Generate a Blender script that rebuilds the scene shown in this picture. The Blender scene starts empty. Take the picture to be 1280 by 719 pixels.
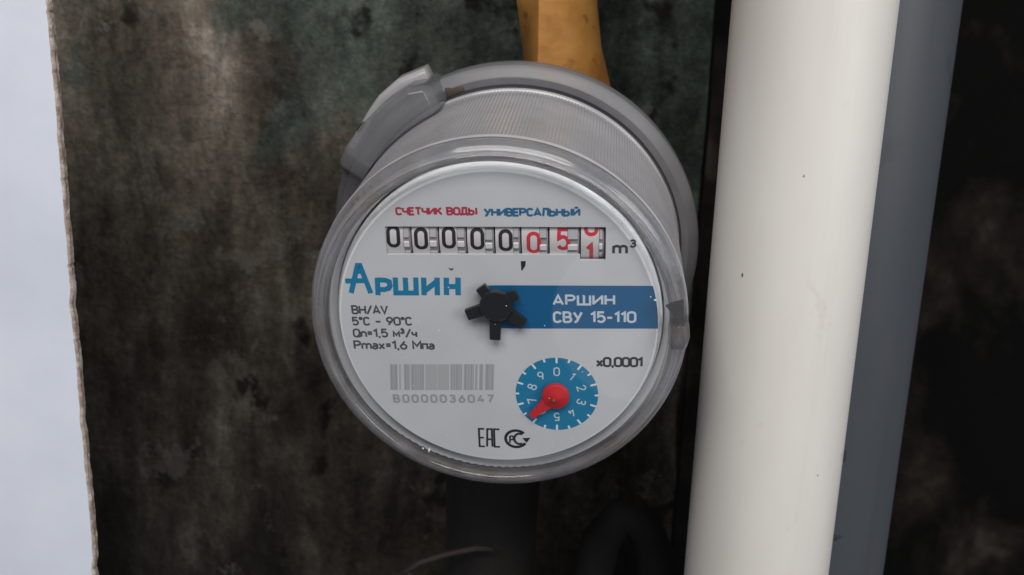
import bpy, bmesh, math, random
from mathutils import Vector, Matrix

S = 0.001                      # lengths below are millimetres
random.seed(7)
scn = bpy.context.scene
col = scn.collection

# ------------------------------------------------------------------ camera
# place: X right along the wall, Y into the niche, Z up; origin near the dial
EYE = Vector((0.0, -178.5, 50.9))
CAM_R = Vector((0.999486, 0.007509, 0.031164))
CAM_U = Vector((-0.032056, 0.234117, 0.97168))
CAM_B = Vector((0.0, -0.972179, 0.234238))
cam = bpy.data.cameras.new('camera')
cam.sensor_fit = 'HORIZONTAL'
cam.sensor_width = 36
cam.lens = 32.34
cam.clip_start = 0.005
cam.clip_end = 20
cam.dof.use_dof = True
cam.dof.focus_distance = 0.186
cam.dof.aperture_fstop = 25
cam_o = bpy.data.objects.new('camera', cam)
col.objects.link(cam_o)
mw = Matrix.Identity(4)
for i in range(3):
    mw[i][0] = CAM_R[i]; mw[i][1] = CAM_U[i]; mw[i][2] = CAM_B[i]; mw[i][3] = EYE[i] * S
cam_o.matrix_world = mw
scn.camera = cam_o

# ------------------------------------------------------------------ world and lamps
wd = bpy.data.worlds.new('World')
scn.world = wd
wd.use_nodes = True
wd.node_tree.nodes['Background'].inputs[0].default_value = (0.75, 0.82, 1.0, 1)
wd.node_tree.nodes['Background'].inputs[1].default_value = 0.10

def area(name, loc, target, size, power, colour):
    l = bpy.data.lights.new(name, 'AREA')
    l.shape = 'RECTANGLE'; l.size, l.size_y = size
    l.energy = power; l.color = colour
    o = bpy.data.objects.new(name, l)
    o.location = loc
    o.rotation_euler = (Vector(target) - Vector(loc)).to_track_quat('-Z', 'Y').to_euler()
    col.objects.link(o)
    return o

area('ceiling_lamp', (-0.06, -0.80, 0.78), (0, 0, 0), (0.9, 0.45), 12.4, (1.0, 0.97, 0.93))
area('room_light', (0.88, -0.85, 0.36), (0, 0, -0.02), (0.5, 0.6), 6.2, (0.95, 0.97, 1.0))

fl = area('glare_fill_light', (0.21, -0.90, -0.58), (0.0, 0, 0), (0.5, 0.5), 0.36, (1.0, 0.98, 0.96))  # added unseen disc light: glare on the cap window, fill from below
fl.data.shape = 'DISK'

scn.view_settings.view_transform = 'Standard'
scn.view_settings.look = 'None'
scn.view_settings.exposure = 0.0
scn.view_settings.gamma = 1.0
scn.view_settings.use_curve_mapping = False
scn.render.engine = 'CYCLES'
scn.cycles.use_denoising = True
scn.cycles.max_bounces = 12
scn.cycles.transparent_max_bounces = 16
scn.cycles.caustics_reflective = False
scn.cycles.caustics_refractive = True
scn.cycles.sample_clamp_indirect = 4.0
scn.cycles.blur_glossy = 0.5

# ------------------------------------------------------------------ helpers
def W(x, y, z):
    """millimetres measured from the eye -> scene metres"""
    return Vector((x + EYE.x, y + EYE.y, z + EYE.z)) * S

def link(name, me, mat, parent=None, smooth=False):
    o = bpy.data.objects.new(name, me)
    col.objects.link(o)
    if mat is not None and not me.materials:
        me.materials.append(mat)
    if parent is not None:
        o.parent = parent
    if smooth:
        for p in me.polygons:
            p.use_smooth = True
    return o

def mesh(name, verts, faces, mat, parent=None, smooth=False, scale=S):
    me = bpy.data.meshes.new(name)
    me.from_pydata([(v[0] * scale, v[1] * scale, v[2] * scale) for v in verts], [], faces)
    me.update()
    return link(name, me, mat, parent, smooth)

def bm_obj(name, bm, mat, parent=None, smooth=False, autos=None):
    bmesh.ops.recalc_face_normals(bm, faces=bm.faces)
    me = bpy.data.meshes.new(name)
    bm.to_mesh(me); bm.free()
    o = link(name, me, mat, parent, smooth)
    if autos:
        me.set_sharp_from_angle(angle=math.radians(autos))
    return o

def bev(bm, w, seg=2):
    bmesh.ops.bevel(bm, geom=list(bm.edges), offset=w, segments=seg, affect='EDGES', profile=0.5, clamp_overlap=True)

def tag(o, label, cat, group=None):
    o['label'] = label; o['category'] = cat
    if group: o['group'] = group

def lathe(profile, n, closed=False, a0=0.0, a1=360.0, ripple=None):
    """profile of (r, z) turned about local z (mm); ripple(i) scales the radius of station i"""
    vs, fs = [], []
    full = abs(a1 - a0) >= 359.9
    cnt = n if full else n + 1
    m = len(profile)
    for i in range(cnt):
        a = math.radians(a0 + (a1 - a0) * i / n)
        for k, (r, z) in enumerate(profile):
            rr = r + (ripple(i, k) if ripple else 0)
            vs.append((rr * math.cos(a), rr * math.sin(a), z))
    for i in range(n):
        j = (i + 1) % cnt
        for k in range(m if closed else m - 1):
            k2 = (k + 1) % m
            fs.append((i * m + k, j * m + k, j * m + k2, i * m + k2))
    if not full and closed:
        fs.append(tuple(range(m)))
        fs.append(tuple((cnt - 1) * m + k for k in reversed(range(m))))
    return vs, fs

def box(bm, c, s, rot=None):
    r = bmesh.ops.create_cube(bm, size=1)
    M = Matrix.Translation(Vector(c) * S)
    if rot is not None:
        M = M @ rot.to_4x4()
    M = M @ Matrix.Diagonal((s[0] * S, s[1] * S, s[2] * S, 1))
    bmesh.ops.transform(bm, matrix=M, verts=r['verts'])
    return r['verts']

def tube(name, pts, radii, mat, parent=None, n=20):
    """tapered tube along world points (scene metres)"""
    vs, fs = [], []
    P = [Vector(p) for p in pts]
    ref = Vector((0.3, 1, 0.1)).normalized()
    for i, p in enumerate(P):
        d = (P[min(i + 1, len(P) - 1)] - P[max(i - 1, 0)]).normalized()
        a = d.cross(ref).normalized(); b = d.cross(a).normalized()
        for k in range(n):
            t = 2 * math.pi * k / n
            vs.append(p + (a * math.cos(t) + b * math.sin(t)) * radii[i])
    for i in range(len(P) - 1):
        for k in range(n):
            fs.append((i * n + k, i * n + (k + 1) % n, (i + 1) * n + (k + 1) % n, (i + 1) * n + k))
    fs.append(tuple(range(n - 1, -1, -1)))
    fs.append(tuple((len(P) - 1) * n + k for k in range(n)))
    return mesh(name, vs, fs, mat, parent, True, 1.0)

# ------------------------------------------------------------------ materials
def new_mat(name):
    m = bpy.data.materials.new(name)
    m.use_nodes = True
    nt = m.node_tree
    return m, nt, nt.nodes['Principled BSDF'], nt.nodes['Material Output']

def plain(name, c, rough=0.5, spec=0.5, metal=0.0, coat=0.0):
    m, nt, b, o = new_mat(name)
    b.inputs['Base Color'].default_value = (*c, 1)
    b.inputs['Roughness'].default_value = rough
    b.inputs['Specular IOR Level'].default_value = spec
    b.inputs['Metallic'].default_value = metal
    b.inputs['Coat Weight'].default_value = coat
    return m

def N(nt, kind, **kw):
    n = nt.nodes.new(kind)
    for k, v in kw.items():
        setattr(n, k, v)
    return n

def coords(nt, scale=(1, 1, 1), loc=(0, 0, 0)):
    tc = N(nt, 'ShaderNodeTexCoord')
    mp = N(nt, 'ShaderNodeMapping')
    mp.inputs['Scale'].default_value = scale
    mp.inputs['Location'].default_value = loc
    nt.links.new(tc.outputs['Object'], mp.inputs['Vector'])
    return mp.outputs['Vector']

def noise(nt, vec, scale, detail=6, rough=0.6, dist=0.0):
    n = N(nt, 'ShaderNodeTexNoise')
    n.inputs['Scale'].default_value = scale
    n.inputs['Detail'].default_value = detail
    n.inputs['Roughness'].default_value = rough
    n.inputs['Distortion'].default_value = dist
    nt.links.new(vec, n.inputs['Vector'])
    return n.outputs['Fac']

def ramp(nt, fac, stops):
    r = N(nt, 'ShaderNodeValToRGB')
    e = r.color_ramp.elements
    while len(e) > 1:
        e.remove(e[-1])
    e[0].position, e[0].color = stops[0][0], _c(stops[0][1])
    for p, c in stops[1:]:
        q = e.new(p); q.color = _c(c)
    nt.links.new(fac, r.inputs['Fac'])
    return r.outputs['Color']

def _c(c):
    return (c, c, c, 1) if isinstance(c, (int, float)) else (*c, 1)

def mixc(nt, fac, a, b, mode='MIX'):
    m = N(nt, 'ShaderNodeMix', data_type='RGBA', blend_type=mode)
    for sock, v in ((m.inputs['Factor'], fac), (m.inputs['A'], a), (m.inputs['B'], b)):
        if isinstance(v, (int, float)):
            sock.default_value = v
        elif isinstance(v, tuple):
            sock.default_value = (*v, 1)
        else:
            nt.links.new(v, sock)
    return m.outputs['Result']

def bump(nt, b, h, strength, dist):
    bp = N(nt, 'ShaderNodeBump')
    bp.inputs['Strength'].default_value = strength
    bp.inputs['Distance'].default_value = dist
    nt.links.new(h, bp.inputs['Height'])
    nt.links.new(bp.outputs['Normal'], b.inputs['Normal'])

def wall_mat(name, green, gain, seed):
    """old plaster: green paint remnants, brown grime running down, pale scuffs, lower part darkened for shade and soot"""
    m, nt, b, o = new_mat(name)
    v = coords(nt, (1, 1, 0.82), (seed, seed * 2, 0))
    vs = coords(nt, (1, 1, 0.28), (seed, 3.1, 1.7))
    base = ramp(nt, noise(nt, v, 34, 10, 0.74, 0.35), [(0.32, (0.024 * gain, 0.018 * gain, 0.0135 * gain)), (0.45, (0.066 * gain, 0.0535 * gain, 0.042 * gain)), (0.56, (0.10 * gain, 0.086 * gain, 0.068 * gain)), (0.70, (0.19 * gain, 0.165 * gain, 0.14 * gain))])
    # long vertical runs of rust and lime
    st = ramp(nt, noise(nt, coords(nt, (1, 1, 0.16), (seed + 2, 0, 0)), 46, 7, 0.68, 0.2), [(0.34, 0.45), (0.5, 1.0), (0.68, 1.4)])
    base = mixc(nt, 1.0, base, st, 'MULTIPLY')
    gcol = ramp(nt, noise(nt, v, 60, 9, 0.74), [(0.32, (0.020, 0.027, 0.023)), (0.5, (0.060, 0.076, 0.064)), (0.70, (0.14, 0.165, 0.14))])
    # green paint survives higher up and towards the right
    tc = N(nt, 'ShaderNodeTexCoord')
    sp = N(nt, 'ShaderNodeSeparateXYZ'); nt.links.new(tc.outputs['Object'], sp.inputs[0])
    gx = N(nt, 'ShaderNodeMath', operation='MULTIPLY_ADD'); nt.links.new(sp.outputs['X'], gx.inputs[0]); gx.inputs[1].default_value = 1.6; gx.inputs[2].default_value = green
    gz = N(nt, 'ShaderNodeMath', operation='MULTIPLY_ADD'); nt.links.new(sp.outputs['Z'], gz.inputs[0]); gz.inputs[1].default_value = 2.2; nt.links.new(gx.outputs[0], gz.inputs[2])
    gn = N(nt, 'ShaderNodeMath', operation='ADD'); nt.links.new(gz.outputs[0], gn.inputs[0]); nt.links.new(noise(nt, v, 19, 10, 0.7, 0.4), gn.inputs[1])
    gm = ramp(nt, gn.outputs[0], [(0.47, 0.0), (0.52, 0.7), (0.64, 1.0)])
    c = mixc(nt, gm, base, gcol)
    # lower wall darkened in the colour: shade and soot together, in ragged runs
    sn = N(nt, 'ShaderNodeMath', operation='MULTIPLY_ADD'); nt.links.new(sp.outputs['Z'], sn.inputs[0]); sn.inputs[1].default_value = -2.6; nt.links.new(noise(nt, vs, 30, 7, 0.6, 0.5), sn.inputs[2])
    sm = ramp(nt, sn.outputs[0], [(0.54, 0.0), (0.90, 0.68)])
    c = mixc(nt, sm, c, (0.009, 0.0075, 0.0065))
    # dark flakes and pale scuffs
    dk = ramp(nt, noise(nt, v, 48, 4, 0.55, 0.2), [(0.33, 0.9), (0.385, 0.0)])
    c = mixc(nt, dk, c, (0.012, 0.009, 0.007))
    pk = ramp(nt, noise(nt, coords(nt, (1, 1, 0.7), (seed + 5, 0, 0)), 70, 5, 0.6), [(0.64, 0.0), (0.74, 0.45 * min(1.0, gain ** 1.5 * 1.4))])
    c = mixc(nt, pk, c, (0.17, 0.155, 0.135))
    bl = ramp(nt, noise(nt, coords(nt, (1, 1, 0.3), (seed + 1, 6, 4)), 50, 8, 0.62, 0.4), [(0.36, 0.55), (0.48, 0.98), (0.62, 1.42)])
    c = mixc(nt, 1.0, c, bl, 'MULTIPLY')
    # chipped flakes showing lighter lime, and fine grit
    ck = ramp(nt, noise(nt, coords(nt, (1, 1, 0.9), (seed + 8, 2, 1)), 38, 10, 0.72, 0.2), [(0.595, 0.0), (0.615, 0.55)])
    c = mixc(nt, ck, c, (0.135 * gain, 0.125 * gain, 0.108 * gain))
    gr = ramp(nt, noise(nt, coords(nt), 420, 4, 0.7), [(0.30, 0.72), (0.5, 1.0), (0.72, 1.35)])
    c = mixc(nt, 1.0, c, gr, 'MULTIPLY')
    sm2 = ramp(nt, sn.outputs[0], [(0.62, 0.0), (1.0, 0.6)])  # deepens the painted darkening of the lower wall
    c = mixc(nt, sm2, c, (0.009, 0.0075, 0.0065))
    nt.links.new(c, b.inputs['Base Color'])
    b.inputs['Roughness'].default_value = 0.85
    b.inputs['Specular IOR Level'].default_value = 0.2
    bump(nt, b, noise(nt, v, 110, 10, 0.72), 0.9, 0.006)
    return m

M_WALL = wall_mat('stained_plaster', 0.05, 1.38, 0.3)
def recess_shade_mat():
    m, nt, b, o = new_mat('recess_painted_shade')  # near-black blotches put the recess's shade into the colour
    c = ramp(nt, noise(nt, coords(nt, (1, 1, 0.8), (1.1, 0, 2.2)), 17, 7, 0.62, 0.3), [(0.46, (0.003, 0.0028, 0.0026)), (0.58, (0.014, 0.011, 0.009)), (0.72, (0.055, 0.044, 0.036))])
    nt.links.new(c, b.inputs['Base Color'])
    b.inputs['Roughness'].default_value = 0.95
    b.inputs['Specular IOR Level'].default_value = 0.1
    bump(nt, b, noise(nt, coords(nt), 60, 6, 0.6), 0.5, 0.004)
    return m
M_WALL_SIDE = recess_shade_mat()

def panel_mat():
    m, nt, b, o = new_mat('pale_blue_laminate')
    v = coords(nt)
    c = ramp(nt, noise(nt, v, 17, 6, 0.6), [(0.36, (0.57, 0.60, 0.68)), (0.64, (0.67, 0.70, 0.775))])
    sp = ramp(nt, noise(nt, coords(nt, (1, 1, 1), (2, 0, 9)), 95, 3, 0.5), [(0.74, 0.0), (0.78, 0.4)])
    c = mixc(nt, sp, c, (0.35, 0.33, 0.33))
    nt.links.new(c, b.inputs['Base Color'])
    b.inputs['Roughness'].default_value = 0.42
    bump(nt, b, noise(nt, v, 60, 4, 0.5), 0.08, 0.002)
    return m
M_PANEL = panel_mat()

def edge_mat():
    m, nt, b, o = new_mat('raw_board_edge')
    v = coords(nt)
    c = ramp(nt, noise(nt, v, 260, 6, 0.7), [(0.3, (0.17, 0.12, 0.095)), (0.5, (0.36, 0.29, 0.24)), (0.66, (0.60, 0.56, 0.52))])
    nt.links.new(c, b.inputs['Base Color'])
    b.inputs['Roughness'].default_value = 0.9
    bump(nt, b, noise(nt, v, 700, 5, 0.6), 0.7, 0.0008)
    return m
M_EDGE = edge_mat()

def pipe_mat(name, c0, c1, rough, stain, stain_amt, sc=22):
    m, nt, b, o = new_mat(name)
    v = coords(nt, (1, 1, 0.35))
    c = ramp(nt, noise(nt, v, sc, 5, 0.55), [(0.3, c0), (0.7, c1)])
    s = ramp(nt, noise(nt, coords(nt, (1, 1, 0.8), (1.3, 4, 2)), 55, 5, 0.6, 0.2), [(0.63, 0.0), (0.76, stain_amt)])
    c = mixc(nt, s, c, stain)
    gs = ramp(nt, noise(nt, coords(nt, (1, 1, 0.05), (3, 2, 1)), 90, 6, 0.6), [(0.52, 0.0), (0.72, stain_amt * 0.45)])
    c = mixc(nt, gs, c, stain)
    sp = ramp(nt, noise(nt, coords(nt, (1, 1, 1), (7, 1, 3)), 210, 2, 0.5), [(0.785, 0.0), (0.81, 0.6)])
    c = mixc(nt, sp, c, tuple(x * 0.45 for x in stain))
    nt.links.new(c, b.inputs['Base Color'])
    b.inputs['Roughness'].default_value = rough
    bump(nt, b, noise(nt, v, 130, 4, 0.5), 0.05, 0.001)
    return m
M_PIPE = pipe_mat('white_pvc', (0.60, 0.565, 0.52), (0.70, 0.675, 0.635), 0.45, (0.40, 0.32, 0.27), 0.5)
M_GREY = pipe_mat('grey_pvc', (0.046, 0.052, 0.061), (0.060, 0.065, 0.073), 0.5, (0.028, 0.028, 0.03), 0.7, 30)

def brass_mat():
    m, nt, b, o = new_mat('old_brass')
    v = coords(nt)
    c = ramp(nt, noise(nt, v, 75, 6, 0.6), [(0.3, (0.26, 0.11, 0.022)), (0.52, (0.47, 0.215, 0.048)), (0.75, (0.55, 0.28, 0.08))])
    d = ramp(nt, noise(nt, v, 160, 4, 0.5), [(0.66, 0.0), (0.74, 0.6)])
    c = mixc(nt, d, c, (0.10, 0.05, 0.02))
    nt.links.new(c, b.inputs['Base Color'])
    b.inputs['Metallic'].default_value = 0.25
    b.inputs['Roughness'].default_value = 0.5
    bump(nt, b, noise(nt, v, 240, 5, 0.6), 0.15, 0.001)
    return m
M_BRASS = brass_mat()

def dark_mat(name, c0, c1, rough):
    m, nt, b, o = new_mat(name)
    c = ramp(nt, noise(nt, coords(nt), 70, 6, 0.65), [(0.35, c0), (0.68, c1)])
    nt.links.new(c, b.inputs['Base Color'])
    b.inputs['Roughness'].default_value = rough
    bump(nt, b, noise(nt, coords(nt), 160, 5, 0.6), 0.4, 0.002)
    return m
M_IRON = dark_mat('black_iron', (0.003, 0.0026, 0.0024), (0.012, 0.009, 0.0075), 0.9)  # mottled near-black brown
M_RUBBER = dark_mat('black_rubber', (0.002, 0.002, 0.002), (0.006, 0.0055, 0.005), 0.9)
M_WIRE = dark_mat('dusty_wire', (0.006, 0.005, 0.0045), (0.026, 0.021, 0.018), 0.8)
M_RUST = dark_mat('rust', (0.10, 0.035, 0.015), (0.28, 0.12, 0.05), 0.85)

def dial_mat():
    m, nt, b, o = new_mat('dial_card')
    c = ramp(nt, noise(nt, coords(nt), 60, 4, 0.5), [(0.3, (0.53, 0.535, 0.555)), (0.7, (0.59, 0.595, 0.615))])
    nt.links.new(c, b.inputs['Base Color'])
    b.inputs['Roughness'].default_value = 0.5
    return m
M_DIAL = dial_mat()
M_BLUE = plain('blue_print', (0.003, 0.10, 0.25), 0.45)
M_LOGO = plain('logo_blue_print', (0.010, 0.19, 0.36), 0.5)
M_NAVY = plain('title_blue_print', (0.02, 0.13, 0.27), 0.5)
M_RED = plain('red_print', (0.42, 0.035, 0.065), 0.5)
M_REDN = plain('red_numeral_print', (0.56, 0.03, 0.05), 0.5)
M_BLACK = plain('black_print', (0.018, 0.018, 0.021), 0.5)
M_DGREY = plain('grey_print', (0.075, 0.072, 0.08), 0.6)
M_FAINT = plain('faint_print', (0.41, 0.41, 0.42), 0.6)
M_FAINT2 = plain('faint_print_dark', (0.33, 0.33, 0.345), 0.6)
M_WHITE = plain('white_print', (0.72, 0.76, 0.80), 0.5)
M_BAND_TXT = plain('pale_print', (0.55, 0.63, 0.70), 0.5)
M_POINTER = plain('red_plastic', (0.56, 0.022, 0.03), 0.35)
M_STAR = plain('black_plastic', (0.014, 0.015, 0.016), 0.3)
M_DRUM = plain('drum_plastic', (0.60, 0.57, 0.575), 0.45)
M_TOOTH = plain('gear_plastic', (0.72, 0.70, 0.71), 0.4)
M_GEAR = plain('gear_plastic_grey', (0.30, 0.29, 0.30), 0.5)
M_GEAR2 = plain('gear_plastic_mid', (0.42, 0.41, 0.42), 0.5)
M_WELL = plain('counter_well', (0.09, 0.085, 0.09), 0.7)
M_KNURL = plain('knurled_plastic', (0.60, 0.60, 0.615), 0.15)
M_CAPS = plain('grey_inner_plastic', (0.45, 0.445, 0.46), 0.4)

def clear_sheet():
    """thin clear polycarbonate: see-through with a Fresnel sheen"""
    m, nt, b, o = new_mat('clear_window')
    nt.nodes.remove(b)
    t = N(nt, 'ShaderNodeBsdfTransparent'); t.inputs[0].default_value = (0.93, 0.935, 0.94, 1)
    g = N(nt, 'ShaderNodeBsdfGlossy'); g.inputs['Roughness'].default_value = 0.035
    lw = N(nt, 'ShaderNodeLayerWeight'); lw.inputs['Blend'].default_value = 0.5
    pw = N(nt, 'ShaderNodeMath', operation='POWER'); nt.links.new(lw.outputs['Facing'], pw.inputs[0]); pw.inputs[1].default_value = 5.0
    fr = N(nt, 'ShaderNodeMath', operation='MULTIPLY_ADD'); nt.links.new(pw.outputs[0], fr.inputs[0]); fr.inputs[1].default_value = 0.9; fr.inputs[2].default_value = 0.045
    mx = N(nt, 'ShaderNodeMixShader')
    nt.links.new(fr.outputs[0], mx.inputs[0]); nt.links.new(t.outputs[0], mx.inputs[1]); nt.links.new(g.outputs[0], mx.inputs[2])
    nt.links.new(mx.outputs[0], o.inputs['Surface'])
    return m
M_LENS = clear_sheet()

def glass(name, c, rough):
    m, nt, b, o = new_mat(name)
    b.inputs['Base Color'].default_value = (*c, 1)
    b.inputs['Transmission Weight'].default_value = 1.0
    b.inputs['Roughness'].default_value = rough
    b.inputs['IOR'].default_value = 1.5
    return m
M_GLASS = glass('clear_polycarbonate', (0.93, 0.94, 0.95), 0.05)

def shell_mat(name, c, thru, rough, coat=0.3):
    """smoky translucent plastic of the housing"""
    m, nt, b, o = new_mat(name)
    n = ramp(nt, noise(nt, coords(nt, (1, 1, 1)), 90, 5, 0.6), [(0.3, tuple(x * 0.86 for x in c)), (0.7, tuple(x * 1.1 for x in c))])
    nt.links.new(n, b.inputs['Base Color'])
    b.inputs['Roughness'].default_value = rough
    b.inputs['Coat Weight'].default_value = coat
    b.inputs['Coat Roughness'].default_value = 0.2
    t = N(nt, 'ShaderNodeBsdfTransparent'); t.inputs[0].default_value = (0.85, 0.86, 0.88, 1)
    mx = N(nt, 'ShaderNodeMixShader'); mx.inputs[0].default_value = thru
    nt.links.new(b.outputs[0], mx.inputs[1]); nt.links.new(t.outputs[0], mx.inputs[2])
    nt.links.new(mx.outputs[0], o.inputs['Surface'])
    return m
M_SHELL = shell_mat('smoky_plastic', (0.48, 0.47, 0.485), 0.30, 0.32, 0.6)

def rim_mat():
    """clear but slightly scratched and greyed plastic: see-through, a little haze, Fresnel sheen"""
    m, nt, b, o = new_mat('clear_rim_plastic')
    hz = ramp(nt, noise(nt, coords(nt, (1, 1, 1)), 120, 6, 0.65), [(0.35, 0.06), (0.7, 0.28)])
    dirt = ramp(nt, noise(nt, coords(nt, (1, 1, 1), (3, 3, 3)), 55, 6, 0.65, 0.4), [(0.44, (0.48, 0.48, 0.495)), (0.60, (0.30, 0.245, 0.20))])
    nt.links.new(dirt, b.inputs['Base Color'])
    b.inputs['Roughness'].default_value = 0.35
    t = N(nt, 'ShaderNodeBsdfTransparent'); t.inputs[0].default_value = (0.94, 0.945, 0.955, 1)
    rf = N(nt, 'ShaderNodeBsdfRefraction'); rf.inputs['IOR'].default_value = 1.49; rf.inputs['Roughness'].default_value = 0.05; rf.inputs['Color'].default_value = (0.93, 0.935, 0.945, 1)
    m0 = N(nt, 'ShaderNodeMixShader'); m0.inputs[0].default_value = 0.55
    nt.links.new(t.outputs[0], m0.inputs[1]); nt.links.new(rf.outputs[0], m0.inputs[2])
    m1 = N(nt, 'ShaderNodeMixShader')
    nt.links.new(hz, m1.inputs[0]); nt.links.new(m0.outputs[0], m1.inputs[1]); nt.links.new(b.outputs[0], m1.inputs[2])
    g = N(nt, 'ShaderNodeBsdfGlossy'); g.inputs['Roughness'].default_value = 0.07
    lw = N(nt, 'ShaderNodeLayerWeight'); lw.inputs['Blend'].default_value = 0.5
    pw = N(nt, 'ShaderNodeMath', operation='POWER'); nt.links.new(lw.outputs['Facing'], pw.inputs[0]); pw.inputs[1].default_value = 4.0
    fr = N(nt, 'ShaderNodeMath', operation='MULTIPLY_ADD'); nt.links.new(pw.outputs[0], fr.inputs[0]); fr.inputs[1].default_value = 0.5; fr.inputs[2].default_value = 0.03
    m2 = N(nt, 'ShaderNodeMixShader')
    nt.links.new(fr.outputs[0], m2.inputs[0]); nt.links.new(m1.outputs[0], m2.inputs[1]); nt.links.new(g.outputs[0], m2.inputs[2])
    nt.links.new(m2.outputs[0], o.inputs['Surface'])
    return m
M_RIM = rim_mat()
M_FLANGE = shell_mat('smoky_plastic_flange', (0.215, 0.212, 0.222), 0.28, 0.5, 0.1)
M_TAB = shell_mat('smoky_plastic_tab', (0.22, 0.222, 0.235), 0.48, 0.25)

# ------------------------------------------------------------------ setting: niche wall
def wall_patch(name, x0, x1, z0, z1, y, mat, nx=120, nz=110, amp=1.6):
    """uneven plaster facing the viewer"""
    from mathutils import noise as mn
    vs, fs = [], []
    for j in range(nz + 1):
        for i in range(nx + 1):
            x = x0 + (x1 - x0) * i / nx; z = z0 + (z1 - z0) * j / nz
            d = mn.fractal(Vector((x * 0.03, z * 0.02, 3.3)), 1.0, 2.0, 5) * amp
            vs.append(W(x, y + d, z))
    for j in range(nz):
        for i in range(nx):
            a = j * (nx + 1) + i
            fs.append((a, a + 1, a + nx + 2, a + nx + 1))
    o = mesh(name, vs, fs, mat, None, True, 1.0)
    o['kind'] = 'structure'
    return o

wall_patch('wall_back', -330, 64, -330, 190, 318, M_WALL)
# the plaster stops at a corner; behind the pipes the niche runs deeper
def side_wall(name, x, y0, y1, mat, flip):
    from mathutils import noise as mn
    vs, fs = [], []
    ny, nz = 40, 90
    for j in range(nz + 1):
        for i in range(ny + 1):
            y = y0 + (y1 - y0) * i / ny; z = -330 + 520 * j / nz
            d = mn.fractal(Vector((y * 0.04, z * 0.025, 8.1)), 1.0, 2.0, 5) * 1.2
            vs.append(W(x + d, y, z))
    for j in range(nz):
        for i in range(ny):
            a = j * (ny + 1) + i
            fs.append((a, a + 1, a + ny + 2, a + ny + 1))
    o = mesh(name, vs, fs, mat, None, True, 1.0)
    o['kind'] = 'structure'
    return o
side_wall('wall_corner', 64.5, 317, 520, M_WALL_SIDE, False)
wall_patch('wall_recess', 50, 420, -420, 260, 520, M_WALL_SIDE, 90, 90, 3)

# ------------------------------------------------------------------ pale panel at the left
def build_panel():
    root = bpy.data.objects.new('wall_panel', None); col.objects.link(root)
    root.location = W(-94, 190, -130)
    tag(root, 'pale blue-white wall panel with a rough cut edge, at the left', 'panel')
    rnd = random.Random(3)
    from mathutils import noise as mn
    nz = 700
    z0, z1 = -60, 200
    edge = []
    for j in range(nz + 1):
        z = z0 + (z1 - z0) * j / nz
        big = mn.fractal(Vector((0, 1.3, z * 0.02)), 1.0, 2.0, 3) * 0.25
        sm = mn.fractal(Vector((4, 0, z * 0.13)), 0.6, 2.3, 7) * 0.12
        chip = max(0, mn.noise(Vector((9, 2, z * 0.11))) - 0.2) * 1.5 + max(0, mn.noise(Vector((1, 7, z * 0.6))) - 0.3) * 0.9
        edge.append((z, big + sm - chip))
    vs, fs = [], []
    for z, e in edge:
        vs.append((-260, 0, z)); vs.append((e - 0.25, 0, z))
    for j in range(nz):
        fs.append((2 * j, 2 * j + 1, 2 * j + 3, 2 * j + 2))
    mesh('panel_face', vs, fs, M_PANEL, root)
    # ragged board core, slightly proud of the laminate in places
    vs, fs = [], []
    ys = [0.02, 0.3, 0.7, 1.2, 1.6, 1.9]
    for z, e in edge:
        vs.append((e - 0.25, 0.0, z))
        for k, y in enumerate(ys):
            vs.append((e + 0.25 + mn.fractal(Vector((k * 1.7, 5, z * 0.2)), 0.5, 2.4, 7) * 0.16 + (0.08 if 0 < k < 5 else -0.1), y, z))
        vs.append((-260, 1.9, z))
    m = len(ys) + 2
    for j in range(nz):
        for k in range(m - 1):
            fs.append((j * m + k, j * m + k + 1, (j + 1) * m + k + 1, (j + 1) * m + k))
    mesh('board_core', vs, fs, M_EDGE, root)
build_panel()

# ------------------------------------------------------------------ pipes
def build_pipe(name, cx, cy, r, mat, label, z0=-330, z1=190, n=96, ovality=0.0):
    vs, fs = [], []
    nz = 40
    for j in range(nz + 1):
        z = z0 + (z1 - z0) * j / nz
        for k in range(n):
            a = 2 * math.pi * k / n
            vs.append((r * math.cos(a), r * math.sin(a), z - z0))
    for j in range(nz):
        for k in range(n):
            fs.append((j * n + k, j * n + (k + 1) % n, (j + 1) * n + (k + 1) % n, (j + 1) * n + k))
    o = mesh(name, vs, fs, mat, None, True)
    o.location = W(cx, cy, z0)
    tag(o, label, 'pipe')
    return o
wp = build_pipe('water_pipe', 62.2, 205, 17.0, M_PIPE, 'thick off-white plastic pipe standing upright to the right of the meter')
dp = build_pipe('drain_pipe', 85.5, 248, 25.5, M_GREY, 'dark blue-grey pipe half hidden behind the off-white pipe')

def spot(name, parent, r, ang, z, w, h, mat, seed):
    """thin irregular fleck of dirt lying on a pipe's skin"""
    rd = random.Random(seed)
    n = 9
    ring = [(w * (0.6 + 0.6 * rd.random()) * math.cos(2 * math.pi * i / n), h * (0.6 + 0.6 * rd.random()) * math.sin(2 * math.pi * i / n)) for i in range(n)]
    vs = []
    for lift, sc in ((0.02, 1.0), (0.07, 0.6)):
        for x, y in ring:
            a = math.radians(ang) + x * sc / r
            vs.append(((r + lift) * math.cos(a), (r + lift) * math.sin(a), z + 330 + y * sc))
    fs = [tuple(range(n, 2 * n))] + [(i, (i + 1) % n, n + (i + 1) % n, n + i) for i in range(n)]
    mesh(name, vs, fs, mat, parent)
M_SPECK = plain('dark_fleck', (0.06, 0.05, 0.045), 0.8)
M_SMUDGE = plain('brown_smudge', (0.36, 0.30, 0.26), 0.7)
M_TAR = plain('tar_mark', (0.024, 0.025, 0.028), 0.7)
spot('dirt_fleck', wp, 17.0, -138.2, -42.3, 0.28, 0.5, M_SPECK, 1)
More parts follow.
